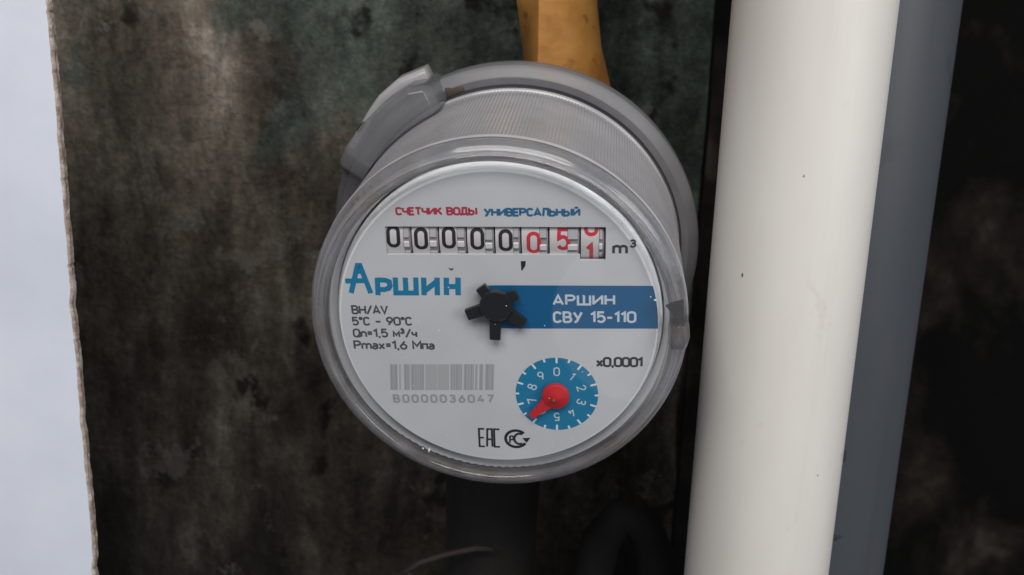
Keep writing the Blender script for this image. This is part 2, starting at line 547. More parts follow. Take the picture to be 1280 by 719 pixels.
spot('dirt_fleck', wp, 17.0, -65.6, -86.3, 0.22, 0.3, M_SMUDGE, 2)
spot('dirt_fleck', wp, 17.0, -101.4, -20.0, 0.25, 0.4, M_SMUDGE, 3)
for k, (a, z, w, h) in enumerate(((-91, -84.7, 2.4, 1.6), (-88, -95.7, 2.0, 2.2), (-85.5, -119, 2.6, 1.0), (-90, -89.5, 1.2, 1.5))):
    spot('tar_mark', dp, 25.5, a, z, w, h, M_TAR, 10 + k)

# ochre-brown pipe stub above the meter
def build_stub():
    root = bpy.data.objects.new('pipe_stub', None); col.objects.link(root)
    root.location = W(10, 262, -60)
    tag(root, 'tapering ochre-brown pipe stub rising behind the top of the meter', 'pipe')
    # rows: z, left x, crease x, right x (mm from the eye, at the front face)
    rows = [(-60, 5.5, 6.5, 33), (-20, 3.2, 5.4, 28.2), (-5, 2.4, 5.0, 25.8), (6, 0.6, 4.9, 22.6), (17, -1.2, 4.6, 20.9), (40, -3.5, 4.2, 20.0), (80, -6, 3.6, 19.0)]
    vs, fs = [], []
    for z, xl, xm, xr in rows:
        sec = [(xl, 262), (xm - 0.4, 250.4), (xm, 250)]
        for t in range(1, 13):
            a = t / 12
            sec.append((xm + (xr - xm) * math.sin(a * math.pi / 2) ** 0.9, 250 + 14 * (1 - math.cos(a * math.pi / 2)) ** 1.2))
        sec += [(xr - 3, 272), (xl + 4, 274)]
        vs += [(x - 10, y - 262, z + 60) for x, y in sec]
    m = len(sec)
    for j in range(len(rows) - 1):
        for k in range(m):
            fs.append((j * m + k, j * m + (k + 1) % m, (j + 1) * m + (k + 1) % m, (j + 1) * m + k))
    o = mesh('stub_body', vs, fs, M_BRASS, root, True)
    o.data.set_sharp_from_angle(angle=math.radians(35))
    # lower hidden collar joining it to the meter body
    v2, f2 = lathe([(0.01, -4), (15, -4), (16, -3), (16, 8), (15, 9), (0.01, 9)], 40)
    c = mesh('collar', v2, f2, M_BRASS, root, True)
    c.location = (0.004, 0.002, 0)
    c.data.set_sharp_from_angle(angle=math.radians(35))
build_stub()

# dark things under the meter
p = tube('iron_pipe', [W(-4, 262, z) for z in (-92, -110, -140, -180, -240, -320)], [0.0145, 0.015, 0.0142, 0.0146, 0.0142, 0.0145], M_IRON)
tag(p, 'black iron pipe running down below the meter', 'pipe')
h = [(28, 268, -190), (28.5, 268, -165), (31, 267, -146), (37, 266, -137), (44, 266, -140), (49, 267, -152), (51, 268, -170), (51.5, 268, -195)]
p = tube('rubber_hose', [W(*q) for q in h], [0.0062] * len(h), M_RUBBER)
tag(p, 'black rubber hose bent in an arch beside the foot of the off-white pipe', 'hose')
h = [(-33, 240, -147), (-24, 241, -141), (-16, 241, -138), (-8, 242, -136.5), (-3, 242, -136.5)]
p = tube('loose_wire', [W(*q) for q in h], [0.0009] * len(h), M_WIRE, n=8)
tag(p, 'thin dusty wire bowed across the dark below the meter', 'wire')
h = [(15.5, 262, -104), (15.8, 262, -110), (16.2, 262, -116), (16.0, 262, -121)]
p = tube('rust_flake', [W(*q) for q in h], [0.0008, 0.002, 0.0022, 0.0006], M_RUST, n=10)
tag(p, 'small rusty orange flake on the side of the black iron pipe', 'rust flake')

# ------------------------------------------------------------------ water meter
meter = bpy.data.objects.new('water_meter', None)
col.objects.link(meter)
tag(meter, 'round water meter with clear plastic cap, pale dial and counter reading 00000', 'water meter')
U = Vector((0.99539921, -0.08722903, 0.03964231))
V = Vector((-0.05399932, -0.1689474, 0.98414473))
Z = Vector((-0.07914853, -0.98175754, -0.17288042))
o0 = W(-2.865, 178.516, -50.864)
mm = Matrix.Identity(4)
for i in range(3):
    mm[i][0] = U[i]; mm[i][1] = V[i]; mm[i][2] = Z[i]; mm[i][3] = o0[i]
meter.matrix_world = mm

def turn(name, prof, n, mat, closed=False, ripple=None, autos=30, parent=meter, **kw):
    v, f = lathe(prof, n, closed, ripple=ripple, **kw)
    o = mesh(name, v, f, mat, parent, True)
    bm = bmesh.new(); bm.from_mesh(o.data)
    bmesh.ops.recalc_face_normals(bm, faces=bm.faces)
    bm.to_mesh(o.data); bm.free()
    for p_ in o.data.polygons: p_.use_smooth = True
    o.data.set_sharp_from_angle(angle=math.radians(autos))
    return o

# brass body behind the head
turn('brass_body', [(0.01, -52), (37, -52), (39, -54), (38, -62), (30, -72), (0.01, -76)], 64, M_BRASS)
# flange with a stepped front face
turn('flange', [(37.5, -44.2), (39.6, -44.2), (40.0, -42.9), (41.6, -42.5), (42.0, -42.9), (43.4, -43.4), (44.1, -44.2), (44.3, -46), (44.1, -50), (43.0, -52), (37.5, -52)], 160, M_FLANGE, closed=True)
# ribbed barrel
NB = 640
def rib(i, k):
    return (0.14, 0.14, 0.22)[k - 3] if (i % 2 and k in (3, 4, 5)) else 0.0
turn('housing', [(36.2, -2.6), (37.9, -2.4), (38.35, -3.0), (38.15, -5.0), (38.8, -35.5), (39.0, -39.6), (38.6, -40.2), (39.3, -40.7), (39.35, -41.2), (38.5, -41.8), (39.25, -42.5), (38.6, -43.9)], NB, M_SHELL, ripple=rib, autos=18)
# inner capsule carrying the dial
turn('capsule', [(33.2, -3.2), (33.4, -8), (33.6, -40), (37.4, -43.5)], 120, M_CAPS)
# knurled ring between capsule and cap: rows of little teeth
def knurl(i, k):
    return 0.32 if (i % 2 and k in (1, 2)) else 0.0
turn('knurled_ring', [(33.7, -4.2), (34.5, -3.4), (35.9, -3.0), (36.6, -3.6), (36.8, -6)], 260, M_KNURL, ripple=knurl, autos=20)
# clear cap rim (solid, refracting) and thin window
turn('cap_rim', [(34.4, -0.4), (34.4, 1.9), (34.8, 2.7), (35.5, 2.9), (36.0, 2.4), (36.2, 1.7), (36.9, 1.5), (37.7, 0.9), (38.1, -0.1), (38.15, -2.0), (37.5, -2.3), (36.0, -2.2), (35.2, -1.4)], 360, M_RIM, closed=True, autos=60, ripple=lambda i, k: 0.16 if (i % 2 and k in (4, 5)) else 0.0)
turn('cap_window', [(0.01, 3.6)] + [(q, 3.6 - 0.0015 * q * q) for q in (4, 8, 12, 16, 20, 24, 28, 31, 34.3)], 128, M_LENS)

# ---- dial plate with the counter opening
WIN = [(-21.35, 14.95), (16.7, 15.25), (16.75, 14.15), (21.65, 14.2), (21.6, 21.05), (-21.25, 20.85)]
def build_dial():
    bm = bmesh.new()
    R = 32.0
    n = 144
    rings = []
    for (r, z) in ((R, 0), (32.12, -0.06)):
        rings.append([bm.verts.new((r * math.cos(2 * math.pi * i / n) * S, r * math.sin(2 * math.pi * i / n) * S, z * S)) for i in range(n)])
    for a, b in zip(rings, rings[1:]):
        for i in range(n):
            bm.faces.new((a[i], a[(i + 1) % n], b[(i + 1) % n], b[i]))
    inner = [bm.verts.new((x * S, y * S, 0)) for x, y in WIN]
    low = [bm.verts.new((x * S, y * S, -0.9 * S)) for x, y in WIN]
    m = len(WIN)
    e = []
    for i in range(m):
        f = bm.faces.new((inner[i], inner[(i + 1) % m], low[(i + 1) % m], low[i]))
        e.append(bm.edges.get((inner[i], inner[(i + 1) % m])))
    for i in range(n):
        e.append(bm.edges.get((rings[0][i], rings[0][(i + 1) % n])))
    bmesh.ops.triangle_fill(bm, use_beauty=True, edges=e, normal=(0, 0, 1))
    # drop faces that closed the opening
    o = bm_obj('dial_plate', bm, M_DIAL, meter, True, 25)
    return o
dial = build_dial()
turn('dial_edge', [(31.9, 0.01), (32.1, -0.02), (32.28, -0.12), (32.42, -0.32), (33.25, -2.7), (33.3, -3.6)], 144, plain('white_plastic_edge', (0.90, 0.90, 0.905), 0.2), autos=60)

# ---- stroke lettering -------------------------------------------------------
def arc(cx, cy, rx, ry, a0, a1, n=9):
    return [(cx + rx * math.cos(math.radians(a0 + (a1 - a0) * i / n)), cy + ry * math.sin(math.radians(a0 + (a1 - a0) * i / n))) for i in range(n + 1)]

def stad(w, h, r, y0=0.0, x0=0.0):
    p = arc(x0 + w - r, y0 + h - r, r, r, 0, 90, 6) + arc(x0 + r, y0 + h - r, r, r, 90, 180, 6) + arc(x0 + r, y0 + r, r, r, 180, 270, 6) + arc(x0 + w - r, y0 + r, r, r, 270, 360, 6)
    return p + [p[0]]

_O = stad(.54, 1, .25)
_C = arc(.27, .75, .25, .25, 15, 180, 8) + arc(.27, .25, .25, .25, 180, 345, 8)
_Pb = [(0, 0), (0, 1)] + arc(.30, .74, .24, .26, 90, -90, 8) + [(0, .48)]
_six = arc(.27, .30, .26, .30, 0, 360, 16)
G = {
 '0': (.54, [_O]), 'О': (.56, [_O]), 'O': (.56, [_O]),
 '1': (.27, [[(0, .76), (.25, .98), (.25, 0)]]),
 '2': (.52, [arc(.26, .73, .25, .27, 175, -25, 9) + [(.02, 0), (.54, 0)]]),
 '3': (.52, [arc(.25, .76, .23, .24, 160, -90, 9) + [(.16, .52)], arc(.25, .27, .26, .27, 85, -165, 10)]),
 '4': (.56, [[(.34, 1), (.02, .26), (.58, .26)], [(.42, .52), (.42, 0)]]),
 '5': (.52, [[(.48, 1), (.07, 1), (.05, .54)] + arc(.26, .32, .26, .32, 128, -150, 11)]),
 '6': (.54, [_six, [(.40, 1), (.06, .44)]]),
 '7': (.50, [[(0, 1), (.52, 1), (.17, 0)]]),
 '8': (.54, [arc(.27, .76, .22, .24, 0, 360, 14), arc(.27, .27, .27, .27, 0, 360, 16)]),
 '9': (.54, [arc(.27, .70, .26, .30, 0, 360, 16), [(.14, 0), (.48, .56)]]),
 'А': (.60, [[(0, 0), (.30, 1), (.60, 0)], [(.09, .28), (.51, .28)]]),
 'Б': (.5, [[(0, 0), (0, 1), (.5, 1)]]),
 'В': (.54, [[(0, 0), (0, 1)] + arc(.28, .755, .21, .245, 90, -90, 7) + [(0, .51)], [(.1, .51)] + arc(.30, .255, .24, .255, 90, -90, 7) + [(0, 0)]]),
 'Д': (.64, [[(.11, .1), (.17, 1), (.51, 1), (.51, .1)], [(0, -.16), (0, .06), (.64, .06), (.64, -.16)]]),
 'Е': (.46, [[(.46, 1), (0, 1), (0, 0), (.46, 0)], [(0, .51), (.40, .51)]]),
 'И': (.56, [[(0, 1), (0, 0)], [(0, .1), (.56, .9)], [(.56, 1), (.56, 0)]]),
 'К': (.54, [[(0, 0), (0, 1)], [(.52, 1), (.06, .46)], [(.20, .60), (.56, 0)]]),
 'Л': (.58, [[(0, .02), (.10, .08), (.16, 1), (.56, 1), (.56, 0)]]),
 'Н': (.54, [[(0, 0), (0, 1)], [(.54, 0), (.54, 1)], [(0, .5), (.54, .5)]]),
 'Р': (.54, [_Pb]),
 'С': (.54, [_C]), 'C': (.54, [_C]),
 'Т': (.56, [[(0, 1), (.56, 1)], [(.28, 1), (.28, 0)]]),
 'У': (.58, [[(0, 1), (.30, .36)], [(.58, 1), (.22, .08), (.12, 0), (.04, 0)]]),
 'Ч': (.50, [[(0, 1), (0, .66)] + arc(.22, .64, .22, .22, 180, 270, 5) + [(.5, .42)], [(.5, 1), (.5, 0)]]),
 'Ш': (.78, [[(0, 1), (0, 0), (.78, 0), (.78, 1)], [(.39, 1), (.39, 0)]]),
 'Ь': (.52, [[(0, 1), (0, 0)] + arc(.27, .29, .25, .29, -90, 90, 8) + [(0, .58)]]),
 'Ы': (.74, [[(0, 1), (0, 0)] + arc(.24, .29, .22, .29, -90, 90, 8) + [(0, .58)], [(.72, 1), (.72, 0)]]),
 'M': (.68, [[(0, 0), (0, 1), (.34, .38), (.68, 1), (.68, 0)]]),
 'V': (.58, [[(0, 1), (.29, 0), (.58, 1)]]),
 'Q': (.56, [_O, [(.34, .22), (.60, -.04)]]),
 'm': (.80, [[(0, 0), (0, .68)], [(0, .44)] + arc(.2, .46, .2, .2, 170, 0, 7) + [(.4, 0)], [(.4, .44)] + arc(.6, .46, .2, .2, 170, 0, 7) + [(.8, 0)]]),
 'n': (.44, [[(0, 0), (0, .68)], [(0, .42)] + arc(.22, .44, .22, .22, 170, 0, 7) + [(.44, 0)]]),
 'a': (.44, [arc(.22, .46, .20, .20, 150, 0, 6) + [(.42, 0)], arc(.20, .18, .19, .18, 60, 360, 10) + [(.4, .34), (.2, .38)]]),
 'x': (.46, [[(0, 0), (.44, .68)], [(0, .68), (.44, 0)]]),
 'm.': (.5, []),
 'м': (.52, [[(0, 0), (0, .68), (.26, .22), (.52, .68), (.52, 0)]]),
 'п': (.42, [[(0, 0), (0, .66), (.42, .66), (.42, 0)]]),
 'ч': (.38, [[(0, .68), (0, .42), (.08, .30), (.38, .30)], [(.38, .68), (.38, 0)]]),
 ',': (.14, [[(.08, .1), (.08, -.04), (.02, -.16)]]),
 '=': (.42, [[(0, .62), (.40, .62)], [(0, .36), (.40, .36)]]),
 '-': (.36, [[(0, .44), (.36, .44)]]),
 '–': (.46, [[(0, .44), (.46, .44)]]),
 '/': (.44, [[(0, -.08), (.44, 1.04)]]),
 '°': (.24, [arc(.12, .88, .11, .12, 0, 360, 10)]),
 ' ': (.28, []),
}
G['Й'] = (.56, G['И'][1] + [arc(.28, 1.30, .15, .13, 200, 340, 5)])
G['B'] = G['В']; G['H'] = G['Н']; G['A'] = G['А']; G['P'] = G['Р']; G['E'] = G['Е']
G['³'] = (.30, [[(x * .56, .50 + y * .56) for x, y in s] for s in G['3'][1]])

def ribbon(pts, w):
    """flat stroke outline: left and right offset points with mitres"""
    P = [Vector((p[0], p[1])) for p in pts]
    closed = (P[0] - P[-1]).length < 1e-6
    if closed: P = P[:-1]
    n = len(P); L, Rr = [], []
    for i in range(n):
        a = P[i - 1] if (closed or i > 0) else None
        b = P[(i + 1) % n] if (closed or i < n - 1) else None
        d0 = (P[i] - a).normalized() if a is not None else None
        d1 = (b - P[i]).normalized() if b is not None else None
        if d0 is None: d0 = d1
        if d1 is None: d1 = d0
        n0 = Vector((-d0.y, d0.x)); n1 = Vector((-d1.y, d1.x))
        m = n0 + n1
        if m.length < 0.3: m = n1
        m.normalize()
        k = min(1.0 / max(m.dot(n1), 0.45), 1.9)
        L.append(P[i] + m * (w * 0.5 * k)); Rr.append(P[i] - m * (w * 0.5 * k))
    q = [(L[i], L[(i + 1) % n], Rr[(i + 1) % n], Rr[i]) for i in range(n if closed else n - 1)]
    return L, Rr, closed

def strokes_mesh(name, strokes, w, z, mat, parent, warp=None):
    vs, fs = [], []
    for si, s in enumerate(strokes):
        if warp:
            s = [(a[0] + (b[0] - a[0]) * t / 6, a[1] + (b[1] - a[1]) * t / 6) for a, b in zip(s, s[1:]) for t in range(6)] + [s[-1]]
        L, R, closed = ribbon(s, w)
        base = len(vs); n = len(L); zz = z + 0.006 * (si % 4)
        for a, b in zip(L, R):
            for q in (a, b):
                vs.append(warp(q.x, q.y, zz) if warp else (q.x, q.y, zz))
        for i in range(n if closed else n - 1):
            j = (i + 1) % n
            fs.append((base + 2 * i, base + 2 * i + 1, base + 2 * j + 1, base + 2 * j))
    return mesh(name, vs, fs, mat, parent)

def layout(text, gap=0.16):
    """strokes with cap height 1 and the total advance"""
    out, x = [], 0.0
    for ch in text:
        wd_, st = G[ch]
        for s in st:
            out.append([(x + px, py) for px, py in s])
        x += wd_ + gap
    return out, x - gap

def text(name, s, x0, y0, x1, y1, h, weight, mat, parent=None, z=0.05, gap=0.16, warp=None):
    """line of lettering from baseline point (x0, y0) to (x1, y1), cap height h (mm)"""
    st, adv = layout(s, gap)
    L = math.hypot(x1 - x0, y1 - y0); ca, sa = (x1 - x0) / L, (y1 - y0) / L
    k = (L - weight) / adv; hh = h - weight
    pts = []
    for q in st:
        pts.append([(x0 + (px * k + weight / 2) * ca - (py * hh + weight / 2) * sa, y0 + (px * k + weight / 2) * sa + (py * hh + weight / 2) * ca) for px, py in q])
    return strokes_mesh(name, pts, weight, z, mat, parent or dial, warp)

def poly(name, pts, z, mat, parent):
    return mesh(name, [(x, y, z) for x, y in pts], [tuple(range(len(pts)))], mat, parent)

text('lettering', 'СЧЕТЧИК ВОДЫ', -18.96, 23.15, -2.9, 23.26, 1.72, 0.40, M_RED, gap=.15)
text('lettering', 'УНИВЕРСАЛЬНЫЙ', -1.75, 23.03, 16.75, 23.15, 1.76, 0.42, M_NAVY, gap=.15)
text('lettering', 'm', 22.9, 15.5, 25.9, 15.55, 2.75, 0.52, M_BLACK)
text('lettering', '3', 26.2, 16.95, 27.5, 17.0, 1.7, 0.36, M_BLACK, z=0.12)
poly('decimal_mark', [(5.2, 13.9), (6.15, 13.95), (6.1, 13.0), (5.45, 11.95), (5.25, 12.0)], 0.05, M_BLACK, dial)
poly('print_fleck', [(-9.2, 12.4), (-8.7, 12.15), (-8.15, 12.3), (-8.3, 11.85), (-8.8, 11.8)], 0.05, M_DGREY, dial)

# brand logo: tall letter with a cross-stroke running out to the left, then smaller capitals
logoA = [[(-29.3, 6.6), (-27.45, 12.6), (-26.95, 12.6), (-25.25, 6.6)], [(-30.25, 9.2), (-26.2, 9.35)], [(-28.3, 11.35), (-26.4, 11.35)]]
strokes_mesh('logo_letter', logoA, 1.05, 0.05, M_LOGO, dial)
strokes_mesh('logo_letter', [[(-24.3 + .5, 6.2), (-24.15 + .5, 9.95)], [(-23.75, 9.55), (-22.1, 9.5), (-21.3, 9.2), (-21.2, 8.3), (-21.5, 7.75), (-22.4, 7.45), (-23.7, 7.5)]], 1.05, 0.05, M_LOGO, dial)
strokes_mesh('logo_letter', [[(-20.0, 10.1), (-20.1, 6.75), (-15.95, 6.8), (-15.85, 10.15)], [(-17.95, 10.1), (-18.05, 6.75)]], 1.05, 0.05, M_LOGO, dial)
strokes_mesh('logo_letter', [[(-14.25, 10.15), (-14.4, 6.35)], [(-14.2, 7.3), (-11.75, 9.3)], [(-11.55, 10.2), (-11.7, 6.4)]], 1.08, 0.05, M_LOGO, dial)
strokes_mesh('logo_letter', [[(-9.7, 10.2), (-9.85, 6.45)], [(-7.35, 10.25), (-7.5, 6.45)], [(-9.7, 8.3), (-7.5, 8.35)]], 1.08, 0.05, M_LOGO, dial)

text('lettering', 'BH/AV', -29.6, 1.85, -21.95, 1.98, 2.05, 0.38, M_DGREY)
text('lettering', '5°C – 90°C', -29.8, -0.70, -17.15, -0.48, 2.0, 0.38, M_DGREY)
text('lettering', 'Qn=1,5 м³/ч', -29.8, -3.42, -16.35, -3.18, 2.05, 0.38, M_DGREY)
text('lettering', 'Pmax=1,6 Mпa', -29.9, -6.18, -12.87, -5.9, 2.1, 0.38, M_DGREY)
# blue band with two lines
poly('blue_band', [(3.5, -0.72), (0, -0.7), (-1.4, 8.65), (0.5, 8.72)] + [(32.2 * math.cos(math.radians(t)), 32.2 * math.sin(math.radians(t))) for t in (16.3, 13, 10, 7, 4, 1, -0.3)], 0.035, M_BLUE, dial)
text('lettering', 'АРШИН', 11.32, 4.5, 23.68, 4.75, 2.4, 0.46, M_BAND_TXT, z=0.075, gap=.22)
text('lettering', 'СВУ 15-110', 11.34, 0.66, 27.93, 0.98, 2.6, 0.48, M_BAND_TXT, z=0.075, gap=.2)
text('lettering', 'x0,0001', 20.05, -9.1, 29.53, -8.9, 2.35, 0.48, M_BLACK, gap=.12)
text('serial_number', 'B0000036047', -22.55, -18.68, -1.1, -18.1, 2.05, 0.42, M_FAINT2, gap=.42)

# barcode, worn to grey
def barcode():
    rnd = random.Random(11)
    spans = [(100, 150, 0), (163, 175, 1), (198, 236, 0), (244, 335, 0), (345, 425, 1), (430, 510, 1), (520, 600, 0), (612, 680, 0), (690, 706, 0), (718, 745, 0), (758, 818, 0)]
    X = lambda p: -22.75 + (p - 100) / 720 * 21.9
    for tone in (0, 1):
        vs, fs = [], []
        def q(a, b, z):
            sh = lambda x: (x + 22.7) * 0.026
            k = len(vs)
            vs.extend([(X(a) - .2, -15.55 + sh(X(a)), z), (X(b) - .2, -15.55 + sh(X(b)), z), (X(b) + .15, -9.5 + sh(X(b)), z), (X(a) + .15, -9.5 + sh(X(a)), z)])
            fs.append((k, k + 1, k + 2, k + 3))
        for a, b, t in spans:
            if tone == 0:
                q(a, b, 0.045)
            else:
                x = a + rnd.uniform(0, 8)
                while x < b - 4 and not t:
                    w = rnd.choice((4, 6, 9, 13)); q(x, min(x + w, b), 0.06); x += w + rnd.choice((5, 8, 12))
        mesh('barcode', vs, fs, (M_FAINT, M_FAINT2)[tone], dial)
barcode()

# conformity marks
def marks():
    x, y, h, w = -4.75, -29.1, 4.7, 1.15
    E_ = [[(w, h), (0, h), (0, 0), (w, 0)], [(0, h * .5), (w * .85, h * .5)]]
    A_ = [[(0, 0), (.18, h), (w, h), (w, 0)], [(.1, h * .42), (w, h * .42)]]
    C_ = [[(w, h), (0, h), (0, 0), (w, 0)]]
    for k, g in enumerate((E_, A_, C_)):
        strokes_mesh('conformity_letter', [[(x + .2 + k * 1.62 + px, y + .2 + py * .93) for px, py in s] for s in g], 0.42, 0.05, M_BLACK, dial)
    cx, cy = 3.35, -26.75
    # oval badge: heavy open ring, inner crescent, small letter, and the tip at the right
    strokes_mesh('conformity_badge', [arc(cx, cy, 2.25, 2.05, 42, 330, 20)], 0.62, 0.05, M_BLACK, dial)
    strokes_mesh('conformity_badge', [arc(cx + .75, cy, 1.15, 1.3, 60, 300, 12)], 0.5, 0.05, M_BLACK, dial)
    strokes_mesh('conformity_badge', [[(cx - 1.35, cy - 1.05), (cx - 1.3, cy + .6)], arc(cx - .95, cy + .2, .42, .48, 0, 360, 10)], 0.36, 0.05, M_BLACK, dial)
    poly('conformity_badge', [(cx + 1.35, cy + .2), (cx + 3.05, cy + .35), (cx + 2.2, cy - .95), (cx + 1.75, cy - .35)], 0.05, M_BLACK, dial)
marks()

# ---- counter drums
DR, DY, DZ = 7.2, 18.0, -7.48
well = bmesh.new(); box(well, (0.1, 17.7, -9.0), (45, 12.5, 0.6))
bm_obj('counter_well', well, M_WELL, meter)
def on_drum(x, y, z):
    a = (y - DY) / DR
    return (x, DY + (DR + z) * math.sin(a), DZ + (DR + z) * math.cos(a))
def seg_cyl(name, x0, x1, r, mat, parent, n=72, a0=-75, a1=75):
    vs, fs = [], []
    for i in range(n + 1):
        a = math.radians(a0 + (a1 - a0) * i / n)
        vs += [(x0, DY + r * math.sin(a), DZ + r * math.cos(a)), (x1, DY + r * math.sin(a), DZ + r * math.cos(a)), (x0, DY, DZ), (x1, DY, DZ)]
    for i in range(n):
        k = 4 * i
        fs += [(k, k + 1, k + 5, k + 4), (k, k + 4, k + 6, k + 2), (k + 1, k + 3, k + 7, k + 5)]
    o = mesh(name, vs, fs, mat, parent)
    return o
xs = [-21.3, -16.15, -10.7, -5.22, 0.27, 5.40, 10.82, 16.85, 21.6]
digits = [('0', -21.2, 18.60), ('0', -15.7, 18.2), ('0', -10.2, 18.47), ('0', -4.6, 18.27), ('0', 0.92, 18.0), ('0', 6.38, 17.57), ('5', 12.05, 18.36), ('0', 17.45, 21.35)]
rr = random.Random(5)
for i, (ch, dx, dy) in enumerate(digits):
    x0, x1 = xs[i], xs[i + 1]
    dr = seg_cyl('counter_drum', x0 + 0.02, x0 + 3.45, DR, M_DRUM, meter)
    red = i >= 5
    mt = M_REDN if red else M_BLACK
    text('numeral', ch, dx, dy - 2.3, dx + 2.75, dy - 2.3, 4.6, 0.72, mt, parent=dr, z=0.03, warp=on_drum)
    if i == 7:
        text('numeral', '1', 17.75, 13.15, 19.3, 13.15, 4.6, 0.74, mt, parent=dr, z=0.03, warp=on_drum)
    # transfer gear beside the drum: dull rim, bright and dark teeth
    g = seg_cyl('transfer_gear', x0 + 3.5, x1 - 0.3, DR - 0.35, M_GEAR, meter)
    for ty, th, mt2, up in ((19.4 + rr.uniform(-.3, .3), 2.0, M_GEAR2, .12), (16.9 + rr.uniform(-.35, .35), 1.15, M_TOOTH, .22), (14.9, 0.9, M_GEAR2, .1), (21.6, 0.8, M_GEAR2, .1)):
        a = (ty - DY) / DR
        bm = bmesh.new()
        box(bm, ((x0 + 3.45 + x1 - 0.55) / 2, DY + (DR - .3 + up) * math.sin(a), DZ + (DR - .3 + up) * math.cos(a)), (max(x1 - x0 - 4.1, .5), th, 0.5), Matrix.Rotation(-a, 3, 'X'))
        bev(bm, 0.08 * S, 1)
        bm_obj('tooth', bm, mt2, g)
# ---- small ten-thousandths dial
sx, sy, sr = 12.05, -15.7, 8.55
sd = mesh('small_dial', [(sx, sy, 0.03)] + [(sx + sr * math.cos(2 * math.pi * i / 72), sy + sr * math.sin(2 * math.pi * i / 72), 0.03) for i in range(72)], [(0, 1 + i, 1 + (i + 1) % 72) for i in range(72)], M_LOGO, meter)
for k in range(20):
    a = math.radians(90 - 18 * k)
    l = 1.25 if k % 2 == 0 else 0.72
    c, s = math.cos(a), math.sin(a)
    strokes_mesh('tick_mark', [[(sx + c * (sr + .02), sy + s * (sr + .02)), (sx + c * (sr - l), sy + s * (sr - l))]], 0.42, 0.06, M_WHITE, sd)
for k in range(10):
    a = math.radians(90 - 36 * k)
    st, adv = layout(str(k))
    hh = 1.75; ww = 1.05 if k != 1 else 0.5
    rad = 5.35
    cx_, cy_ = sx + rad * math.cos(a), sy + rad * math.sin(a)
    t = a - math.pi / 2
    out = []
    for q in st:
        out.append([(cx_ + ((px / adv - .5) * ww) * math.cos(t) - ((py - .5) * hh) * math.sin(t), cy_ + ((px / adv - .5) * ww) * math.sin(t) + ((py - .5) * hh) * math.cos(t)) for px, py in q])
    strokes_mesh('numeral', out, 0.27, 0.06, M_BAND_TXT, sd)
# red pointer: hub and tapering finger
def pointer():
    root = meter
    hx, hy = 11.85, -15.6
    v, f = lathe([(0.01, 1.75), (1.1, 1.75), (1.3, 1.6), (2.5, 1.5), (2.8, 1.3), (2.85, 0.5), (0.01, 0.4)], 48)
    hub = mesh('pointer', v, f, M_POINTER, root, True)
    hub.data.set_sharp_from_angle(angle=math.radians(40))
    hub.location = (hx * S, hy * S, 0)
    ang = math.atan2(-20.62 + 15.6, 6.6 - 11.85)
    bm = bmesh.new()
    prof = [(1.6, 1.55), (4.6, 0.95), (7.1, 0.62)]
    lo, hi = [], []
    for d, w in prof:
        lo.append([bm.verts.new((d * S, sgn * w * S, 0.55 * S)) for sgn in (-1, 1)])
        hi.append([bm.verts.new((d * S, sgn * w * 0.9 * S, 1.35 * S)) for sgn in (-1, 1)])
    for i in range(2):
        bm.faces.new((hi[i][0], hi[i + 1][0], hi[i + 1][1], hi[i][1]))
        bm.faces.new((lo[i][0], lo[i][1], lo[i + 1][1], lo[i + 1][0]))
        for s in (0, 1):
            bm.faces.new((lo[i][s], lo[i + 1][s], hi[i + 1][s], hi[i][s]))
    for i in (0, 2):
        bm.faces.new((lo[i][0], lo[i][1], hi[i][1], hi[i][0]))
    o = bm_obj('finger', bm, M_POINTER, hub)
    o.rotation_euler.z = ang
    pin = bmesh.new()
    bmesh.ops.create_cone(pin, cap_ends=True, segments=16, radius1=.35 * S, radius2=.25 * S, depth=.4 * S)
    p_ = bm_obj('pin', pin, plain('pin_brass', (.55, .32, .12), .35, metal=.8), hub)
    p_.location = (-.35 * S, -.6 * S, 1.8 * S)
pointer()

# ---- black flow star
def star():
    bm = bmesh.new()
    n = 10
    prof = [(3.0, 1.0), (3.35, 1.2), (3.4, 2.4), (3.2, 2.65)]
    rings = []
    for r, z in prof:
        rings.append([bm.verts.new(((r * (1.04 if i % 2 else .97)) * math.cos(2 * math.pi * (i + .5) / n) * S, (r * (1.04 if i % 2 else .97)) * math.sin(2 * math.pi * (i + .5) / n) * S, z * S)) for i in range(n)])
    for a, b in zip(rings, rings[1:]):
        for i in range(n):
            bm.faces.new((a[i], a[(i + 1) % n], b[(i + 1) % n], b[i]))
    bm.faces.new(rings[-1]); bm.faces.new(list(reversed(rings[0])))
    hub = bm_obj('flow_star', bm, M_STAR, meter, True, 28)
    hub.location = (0.22 * S, 5.15 * S, 0)
    for ang, L, w, z in ((200, 6.3, 2.5, 1.7), (267, 7.5, 2.4, 1.7), (322, 6.9, 2.6, 1.3), (127, 4.9, 2.4, 1.7), (32, 4.9, 2.3, 1.7)):
        b2 = bmesh.new()
        box(b2, ((2.2 + L) / 2, 0, z), (L - 2.2, w, 1.15))
        for v in b2.verts:
            if v.co.x > 3.5 * S:
                v.co.y *= 0.9
        bev(b2, .12 * S, 2)
        p_ = bm_obj('prong', b2, M_STAR, hub)
        p_.rotation_euler.z = math.radians(ang)
star()

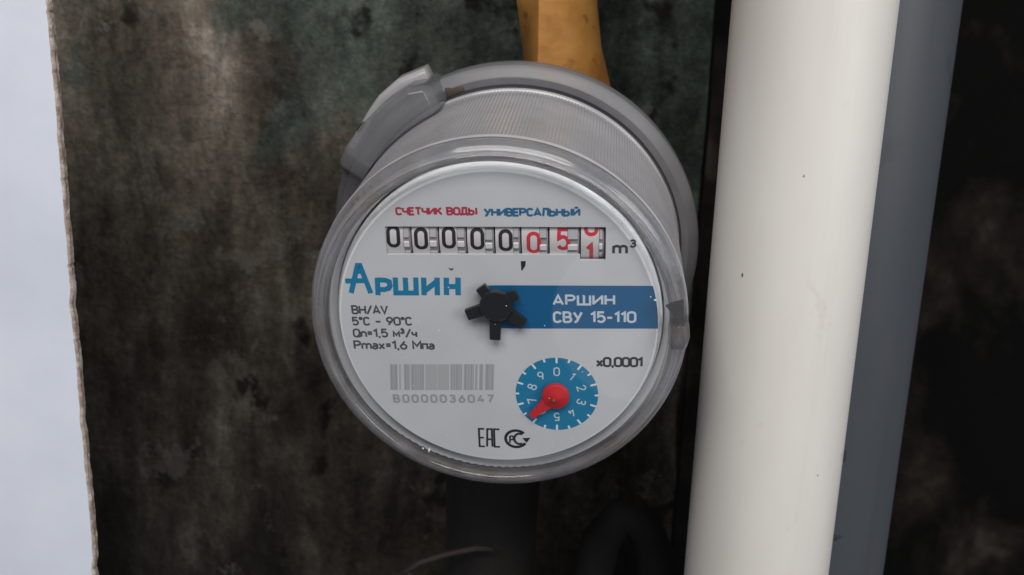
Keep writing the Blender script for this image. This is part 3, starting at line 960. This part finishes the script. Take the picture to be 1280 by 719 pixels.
# ---- sealing clip on the upper left of the flange, lugs and the torn latch
def arc_block(name, stations, mat, parent=meter):
    """solid swept round the axis: stations of (angle, r_in, r_out, z_front, z_back)"""
    vs, fs = [], []
    for a, ri, ro, zf, zb in stations:
        c, s = math.cos(math.radians(a)), math.sin(math.radians(a))
        ch = min(1.2, (ro - ri) * .3)
        for r, z in ((ri, zf), (ro - ch, zf), (ro, zf - ch), (ro, zb), (ri, zb)):
            vs.append((r * c, r * s, z))
    m = 5
    for i in range(len(stations) - 1):
        for k in range(m):
            fs.append((i * m + k, (i + 1) * m + k, (i + 1) * m + (k + 1) % m, i * m + (k + 1) % m))
    fs.append(tuple(range(m))); fs.append(tuple((len(stations) - 1) * m + k for k in reversed(range(m))))
    bm = bmesh.new()
    V_ = [bm.verts.new(Vector(v) * S) for v in vs]
    for f in fs: bm.faces.new([V_[i] for i in f])
    bm.edges.ensure_lookup_table()
    bev(bm, .3 * S, 2)
    return bm_obj(name, bm, mat, parent, True, 40)
clip = arc_block('sealing_clip', [(112, 39.6, 44.5, -33.5, -48), (114, 39.4, 45.8, -31.5, -48), (118, 39.3, 46.8, -31, -48), (126, 39.3, 46.9, -30.5, -48), (134, 39.3, 46.7, -30, -48), (142, 39.2, 46.3, -29, -48), (147, 39.2, 45.7, -30, -48), (150, 39.2, 44.5, -33, -48), (158, 39.2, 44.4, -36, -48), (168, 39.2, 44.4, -39, -48), (178, 39.2, 44.2, -41.5, -48)], M_TAB)
arc_block('clip_ridge', [(114, 45.2, 48.2, -41, -47.5), (122, 46, 49.0, -41, -47.5), (129, 46, 48.7, -41, -47.5), (134, 46, 47.9, -41, -47.5), (146, 45, 46.9, -41, -47.5)], M_SHELL, clip)
arc_block('clip_notch', [(136.5, 46.3, 47.1, -37, -40), (139, 46.1, 46.9, -37, -40)], M_STAR, clip)
arc_block('slot', [(105.5, 40.0, 41.3, -42.2, -43.5), (108, 40.0, 41.7, -42.2, -43.5), (111.5, 39.9, 42.2, -42.2, -43.5)], plain('slot_gap_brown', (.06, .042, .03), .8))  # solid brown block standing in for a see-through gap
arc_block('lug', [(227, 37.6, 39.3, -4, -10), (231, 37.6, 40.4, -4, -10), (234, 37.6, 40.2, -4, -10), (246, 37.6, 38.6, -4, -10)], M_TAB)
latch = arc_block('broken_latch', [(-5, 34.6, 37.9, 3.4, -3), (-1, 34.4, 38.3, 3.9, -3), (3, 34.8, 38.1, 3.3, -3)], M_RIM)
mesh('latch_crack', [(33.2, 6.4, 3.6), (36.6, 7.6, 3.5), (36.9, 2.2, 4.0), (35.2, 4.2, 4.1), (33.2, 6.4, 3.0), (36.6, 7.6, 2.9), (36.9, 2.2, 3.4), (35.2, 4.2, 3.5)], [(0, 1, 2, 3), (4, 7, 6, 5), (0, 4, 5, 1), (1, 5, 6, 2), (2, 6, 7, 3), (3, 7, 4, 0)], plain('dark_crack', (.05, .05, .055), .4), latch)

# ---- dust and pale specks standing in for glints on the clear window
def dust_and_glints():
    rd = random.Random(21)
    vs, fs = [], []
    pts = [(-16.5, -28.6, .22), (-15.2, -29.0, .28), (31.3, 6.9, .25), (30.4, 7.6, .15)]  # pale specks painted in as glints of light on the cap
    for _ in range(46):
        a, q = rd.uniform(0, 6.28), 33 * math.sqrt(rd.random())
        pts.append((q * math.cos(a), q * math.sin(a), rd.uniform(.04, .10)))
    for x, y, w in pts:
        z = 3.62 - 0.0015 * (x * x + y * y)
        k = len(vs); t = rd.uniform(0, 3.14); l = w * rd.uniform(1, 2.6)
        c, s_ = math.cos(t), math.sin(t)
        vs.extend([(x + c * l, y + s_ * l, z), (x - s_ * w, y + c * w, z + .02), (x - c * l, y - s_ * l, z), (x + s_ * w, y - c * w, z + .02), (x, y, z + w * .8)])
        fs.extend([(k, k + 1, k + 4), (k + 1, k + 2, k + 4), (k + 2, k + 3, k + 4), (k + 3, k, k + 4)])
    o = mesh('dust_and_glints', vs, fs, plain('pale_dust_glint', (0.75, 0.74, 0.72), 0.6), meter)
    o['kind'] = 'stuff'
dust_and_glints()
